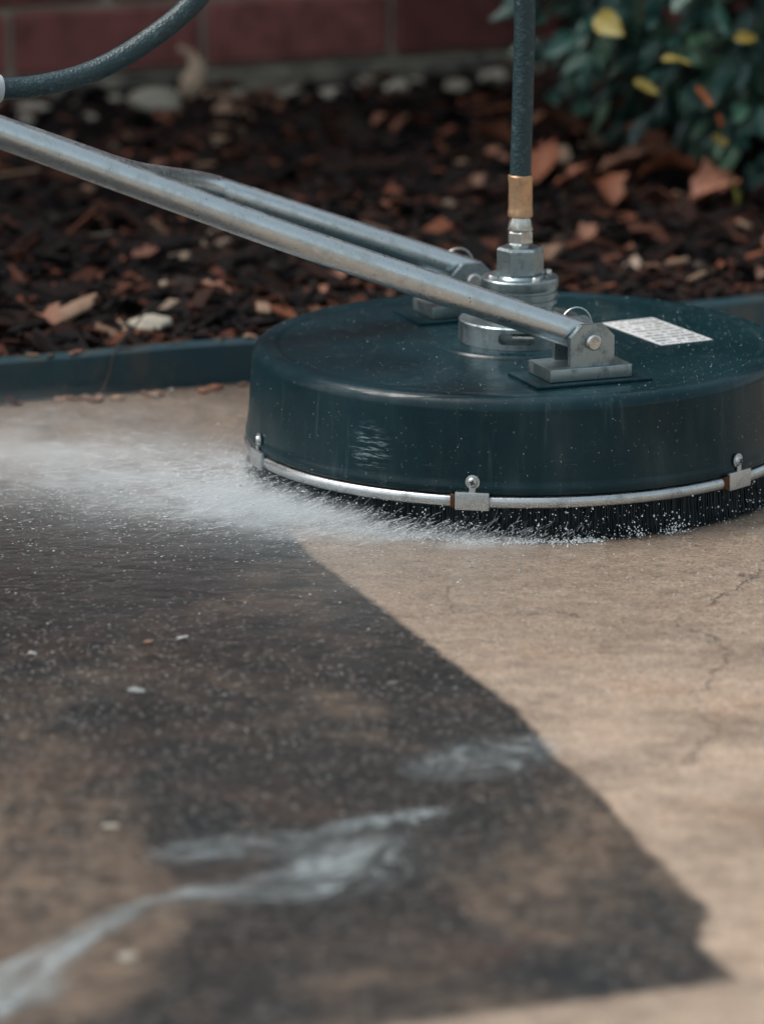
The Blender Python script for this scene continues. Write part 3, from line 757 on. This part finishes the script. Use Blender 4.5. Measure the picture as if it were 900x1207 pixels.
# ------------------------------------------------------------------ small things on the driveway and bed
def stone_mesh(seed, flat=.5, rug=.35):
    bm = bmesh.new(); bmesh.ops.create_icosphere(bm, subdivisions=3, radius=1)
    for vv in bm.verts:
        d = mnoise.noise(vv.co * 1.3 + Vector((seed * 7.1, 0, 0))) * rug + mnoise.noise(vv.co * 3.1 + Vector((0, seed * 3.3, 0))) * rug * .35
        vv.co *= 1 + d; vv.co.z *= flat
    return mesh_bm(bm, True, angle=80)
stones = [stone_mesh(k) for k in range(5)]
flakes = [stone_mesh(k + 9, .32, .6) for k in range(4)]
def leaf_mesh(L=1.0, wd=.42, curl=.25, fold=.18, seed=0, lobed=False):
    V, F = [], []; n_ = 9
    for i in range(n_ + 1):
        t = i / n_; hw = wd * .5 * (math.sin(math.pi * t ** .85) ** .75 if 0 < t < 1 else 0.012)
        if lobed: hw *= 1 + .28 * math.sin(t * 17 + seed)
        zz = curl * (math.sin(t * 2.6 + seed) - math.sin(seed)) * .45
        for k in (-1, -.5, 0, .5, 1):
            V.append(((t - .5) * L, k * hw, zz + fold * abs(k) * hw + .03 * math.sin(9 * t + 5 * k + seed) * (abs(k))))
    for i in range(n_):
        for k in range(4): a = i * 5 + k; F.append((a, a + 1, a + 6, a + 5))
    me = mesh_py(V, F, True); return me
leaf_dead = [leaf_mesh(1, .55, .5, .6, s, True) for s in (0.3, 1.7, 2.9, 4.4)]
leaf_plain = [leaf_mesh(1, .46, c_, .35, s) for c_, s in ((.25, 0.2), (.4, 1.1), (.15, 2.2), (.3, 3.0))]
def on_bed(x, y): return mulch_h(x, y) + .006
def with_mat(me, m):
    k = me.copy()
    k.materials.clear(); k.materials.append(m); return k
def scatter(name, me, m, p, size, rot, label, cat, group=None):
    o = obj(name, with_mat(me, m), None, None, loc=p, rot=rot); o.scale = size if isinstance(size, tuple) else (size,) * 3
    return tag(o, label, cat, group)
# bed: things one can point at
def bed(x, y, up=.0): return (x, y, on_bed(x, y) + up)
scatter('stone', stones[0], M_stone, bed(-.433, 1.736, .008), (.040, .032, .045), (0, 0, .3), 'rounded pale stone lying by an upright curled pale leaf', 'stone')
ul = [(-.400, 1.80, .105), (-.392, 1.80, .125), (-.383, 1.80, .146), (-.390, 1.80, .168), (-.408, 1.80, .178)]
bm = tube(smooth_path([(x, y, z - .022) for x, y, z in ul], 6), [.010 + .006 * math.sin(k * .22) for k in range(25)], 10)
for vv in bm.verts: vv.co.y = 1.80 + (vv.co.y - 1.80) * .45
o = obj('curled_leaf', mesh_bm(bm, True), M_tan); tag(o, 'pale curled leaf standing upright behind the rounded stone', 'leaf')
scatter('dead_leaf', leaf_dead[1], M_wood, bed(-.325, 1.663, .012), .070, (.2, -.1, .35), 'tan dry leaf lying between pale stone and brick wall footing', 'leaf')
scatter('dead_leaf', leaf_dead[0], M_dead, bed(-.454, 1.204, .010), .062, (.2, .2, .1), 'rust brown leaf below the silver handle tubes', 'leaf')
scatter('wood_chip', flakes[1], M_wood, bed(-.481, .563, .012), (.032, .0125, .013), (.25, -.3, .6), 'split tan wood chip tilted on mulch just behind the teal edging', 'wood chip')
scatter('stone', stones[2], M_stone, bed(-.392, .535, .008), (.024, .022, .020), (0, 0, .1), 'small grey tan stone resting just behind the teal edging', 'stone')
scatter('stone', stones[3], M_stone, bed(-.330, .745, .006), (.009, .008, .009), (0, 0, .1), 'tiny white pebble on dark mulch', 'pebble')
for (px, py, s, rz, m_, k) in ((.079, 1.537, .085, .2, M_dead, 0), (.092, 1.40, .060, -.5, M_tan, 1), (.120, 1.365, .080, .9, M_dead, 2), (.175, 1.33, .085, .4, M_dead, 3), (.218, 1.275, .075, .1, M_dead, 0),
                               (.150, 1.50, .070, 1.4, M_tan, 1), (.045, 1.47, .06, 2.0, M_dead, 2), (.20, 1.40, .075, 2.4, M_dead, 3), (.14, 1.62, .07, .6, M_dead, 1), (.25, 1.35, .07, 1.1, M_dead, 2), (.10, 1.28, .05, .3, M_dead, 3), (.13, 1.20, .075, 1.9, M_dead, 0), (.235, 1.18, .085, 2.7, M_dead, 1), (.18, 1.22, .07, .2, M_dead, 2), (.065, 1.33, .07, 1.2, M_dead, 3), (.27, 1.20, .08, .8, M_dead, 0), (.02, 1.58, .08, .3, M_dead, 1)):
    scatter('dead_leaf', leaf_dead[k], M_heap if m_ is M_dead else m_, bed(px, py, .014), s * 1.15, (random.uniform(-.4, .4), random.uniform(-.3, .3), rz),
            'curled brown fallen leaf in the heap at the foot of the green shrub' if m_ is M_dead else 'pale tan leaf in the heap at the foot of the green shrub', 'leaf', 'leaf heap under the shrub' if m_ is M_dead else 'tan leaves under the shrub')
def place(d): return 'close behind the teal edging' if d < .3 else 'midway between edging and brick wall' if d < .9 else 'near the brick wall footing'
for i in range(85):
    s = random.uniform(-.75, 1.0); d = random.uniform(.10, 1.35); q = K0 + WD * s + WN * d
    scatter('dead_leaf', random.choice(leaf_dead), M_dead, bed(q.x, q.y, .008), random.uniform(.022, .05), (random.uniform(-.4, .4), random.uniform(-.4, .4), random.uniform(0, 6.28)),
            'small reddish brown leaf scrap on dark mulch ' + place(d), 'leaf', 'leaf scraps on the mulch ' + place(d))
for i in range(40):
    s = random.uniform(-.75, 1.0); d = random.uniform(.06, 1.35); q = K0 + WD * s + WN * d
    scatter('wood_chip', box((0, 0, 0), (1, random.uniform(.3, .6), .16), .04), M_wood, bed(q.x, q.y, .006), random.uniform(.014, .034), (random.uniform(-.3, .3), random.uniform(-.4, .4), random.uniform(0, 6.28)),
            'small pale wood chip on dark mulch ' + place(d), 'wood chip', 'pale wood chips on the mulch ' + place(d))
for i in range(16):                          # chips washed onto the edging
    q = K0 + WD * random.uniform(-.34, .05) + WN * random.uniform(.006, .026)
    scatter('wood_chip', random.choice(flakes), random.choice((M_dead, M_wood, M_stem)), (q.x, q.y, .0465), (random.uniform(.004, .012), random.uniform(.003, .005), .004), (0, 0, random.uniform(0, 6)),
            'dark bark crumb spilled onto the top of the teal edging', 'bark crumb', 'bark crumbs on the edging')
for i in range(26):                          # rubble along the footing
    s = -.62 + i * .05 + random.uniform(-.02, .02); q = WP + WD * s - WN * random.uniform(.05, .13)
    scatter('stone', random.choice(stones), M_stone, (q.x, q.y, mulch_h(q.x, q.y) + .006), tuple(random.uniform(.010, .024) for _ in range(3)), (0, 0, random.uniform(0, 6)),
            'small pale stone in the row along the brick wall footing', 'stone', 'stones along the wall footing')
# driveway bits
for (x, y, s, m_, lb) in ((-.351, -.805, (.008, .0045, .003), M_bit, 'pale blue grey chip lying on the black grime'), (-.317, -.628, (.006, .0035, .003), M_bit, 'small white chip on the dark wet concrete'),
                          (-.449, -.681, (.005, .0035, .0025), M_bit, 'tiny cream flake on the brown grime'), (-.325, -1.542, (.0075, .007, .005), M_stone, 'pale pebble beside the milky runoff streak'),
                          (-.353, -1.21, (.0065, .0045, .003), M_stone, 'small tan pebble on the brown grime above the runoff streak'), (-.347, -.643, (.006, .004, .003), M_wood, 'dark little bark crumb on the wet concrete')):
    scatter('pebble', random.choice(flakes), m_, (x, y, s[2] * .25), s, (0, 0, random.uniform(0, 3)), lb, 'pebble')
for i in range(22):
    s = random.uniform(-.32, .0); q = K0 + WD * s - WN * random.uniform(.008, .035)
    scatter('pebble', random.choice(flakes), random.choice((M_stone, M_wood, M_wood, M_dead, M_dead)), (q.x, q.y, .002), tuple(random.uniform(.003, .009) for _ in range(2)) + (.006,), (0, 0, random.uniform(0, 6)),
            'bit of washed up debris along the foot of the teal edging', 'debris', 'debris along the edging')
scatter('dead_leaf', leaf_dead[2], M_dead, (-.525, .335, .006), .032, (.1, .1, .3), 'orange brown leaf lying against the teal edging on the concrete', 'leaf')
bm = tube(smooth_path([(-.440, .372, .003), (-.432, .383, .020), (-.424, .398, .050), (-.405, .43, .066), (-.395, .47, .075)], 6), .0011, 6)
o = obj('twig', mesh_bm(bm, True), M_stem); tag(o, 'thin dark twig leaning over the teal edging', 'twig')

# ------------------------------------------------------------------ shrub
shr = empty('shrub', (.43, 1.50, .06))
tag(shr, 'glossy dark green shrub with a few yellow leaves before brick wall', 'shrub')
SC = Vector((.43, 1.50, 0))
def crown_pt(shell=True):
    while True:
        a = random.uniform(0, 2 * math.pi); e = random.uniform(-.92, 1.0)
        rr = random.uniform(.72, 1.0) if shell else random.uniform(.2, .85)
        rx, ry, rz_ = .47, .40, .42
        k = 1 + .18 * mnoise.noise(Vector((math.cos(a) * 2.2, math.sin(a) * 2.2, e * 2.5)))
        h = math.sqrt(max(0, 1 - e * e))
        p_ = Vector((rx * h * math.cos(a) * rr * k, ry * h * math.sin(a) * rr * k, 0.345 + rz_ * e * rr * k))
        if p_.z > .005: return p_, Vector((h * math.cos(a), h * math.sin(a), e))
stems = []
for k in range(9):
    a = 6.28 * k / 9 + random.uniform(-.2, .2); e = Vector((.24 * math.cos(a), .22 * math.sin(a), random.uniform(.35, .6)))
    pth = smooth_path([(0, 0, -.03), (e.x * .25 + random.uniform(-.02, .02), e.y * .25, e.z * .4), (e.x * .7, e.y * .7, e.z * .75), tuple(e)], 5)
    obj('stem', mesh_bm(tube(pth, [.008 - .005 * i / (len(pth) - 1) for i in range(len(pth))], 7), True), M_stem, shr)
def orient(nrm):
    d = (nrm + Vector((random.gauss(0, .5), random.gauss(0, .5), random.gauss(-.1, .45)))).normalized()     # leaf axis
    up = (Vector((0, -.35, 1)) + nrm * .6 + Vector((random.gauss(0, .5), random.gauss(0, .5), random.gauss(0, .3))))
    y = up.cross(d).normalized(); z = d.cross(y)
    return Matrix((d, y, z)).transposed()
lm = [with_mat(m_, M_leaf) for m_ in leaf_plain]
cand = []
for i in range(3000):
    p_, nn = crown_pt(); cand.append((p_, nn))
# the ones that face the driveway and sit low show largest
cand.sort(key=lambda c_: c_[1].y * 1.0 + c_[1].x * .5 + abs(c_[0].z - .2) * 1.5)
for p_, nn in cand[:285]:
    o = obj('leaf', random.choice(lm), None, shr, loc=p_); o.rotation_euler = orient(nn).to_euler(); s = random.uniform(.034, .055); o.scale = (s, s * random.uniform(.85, 1.2), s)
V, F, cols = [], [], []
GP = [(.010, .044, .038), (.020, .072, .058), (.034, .100, .076), (.060, .130, .080)]
def leaf_into(p_, nn, s):
    m_ = orient(nn); src = random.choice(leaf_plain); b = len(V)
    for vv in src.vertices: V.append(tuple(p_ + m_ @ (vv.co * s)))
    c_ = random.choice(GP)
    for pl in src.polygons: F.append(tuple(b + i for i in pl.vertices)); cols.append(c_)
for p_, nn in cand[285:]: leaf_into(p_, nn, random.uniform(.034, .054))
for i in range(1300):
    p_, nn = crown_pt(False); leaf_into(p_, nn, random.uniform(.040, .062))
me = mesh_py(V, F, True); colour_faces(me, cols, 4)
obj('leaf_mass', me, M_leafv, shr, kind='stuff')
ym = [with_mat(m_, M_yellow) for m_ in leaf_plain]; om = [with_mat(m_, M_orange) for m_ in leaf_plain]
YL = [(0.132, 1.04, 0.299, 0.07, 0), (0.21, 1.04, 0.259, 0.045, 0), (0.175, 1.04, 0.227, 0.042, 0), (0.265, 1.04, 0.164, 0.048, 0), (0.278, 1.04, 0.1, 0.05, 0), (0.293, 1.04, 0.286, 0.05, 0), (0.244, 1.04, 0.215, 0.038, 1), (0.264, 1.04, 0.185, 0.03, 1)]
for k, (x, y, z, s, t) in enumerate(YL):
    o = obj('yellow_leaf' if t == 0 else 'orange_leaf', (ym if t == 0 else om)[k % 4], None, shr, loc=(x - .43, y + .012 - 1.50, z - .06))
    s *= .82; o.rotation_euler = (random.uniform(.2, 1.3), random.uniform(-.4, 1.4), random.uniform(-1.0, 1.0)); o.scale = (s, s * random.uniform(.8, 1.2), s)
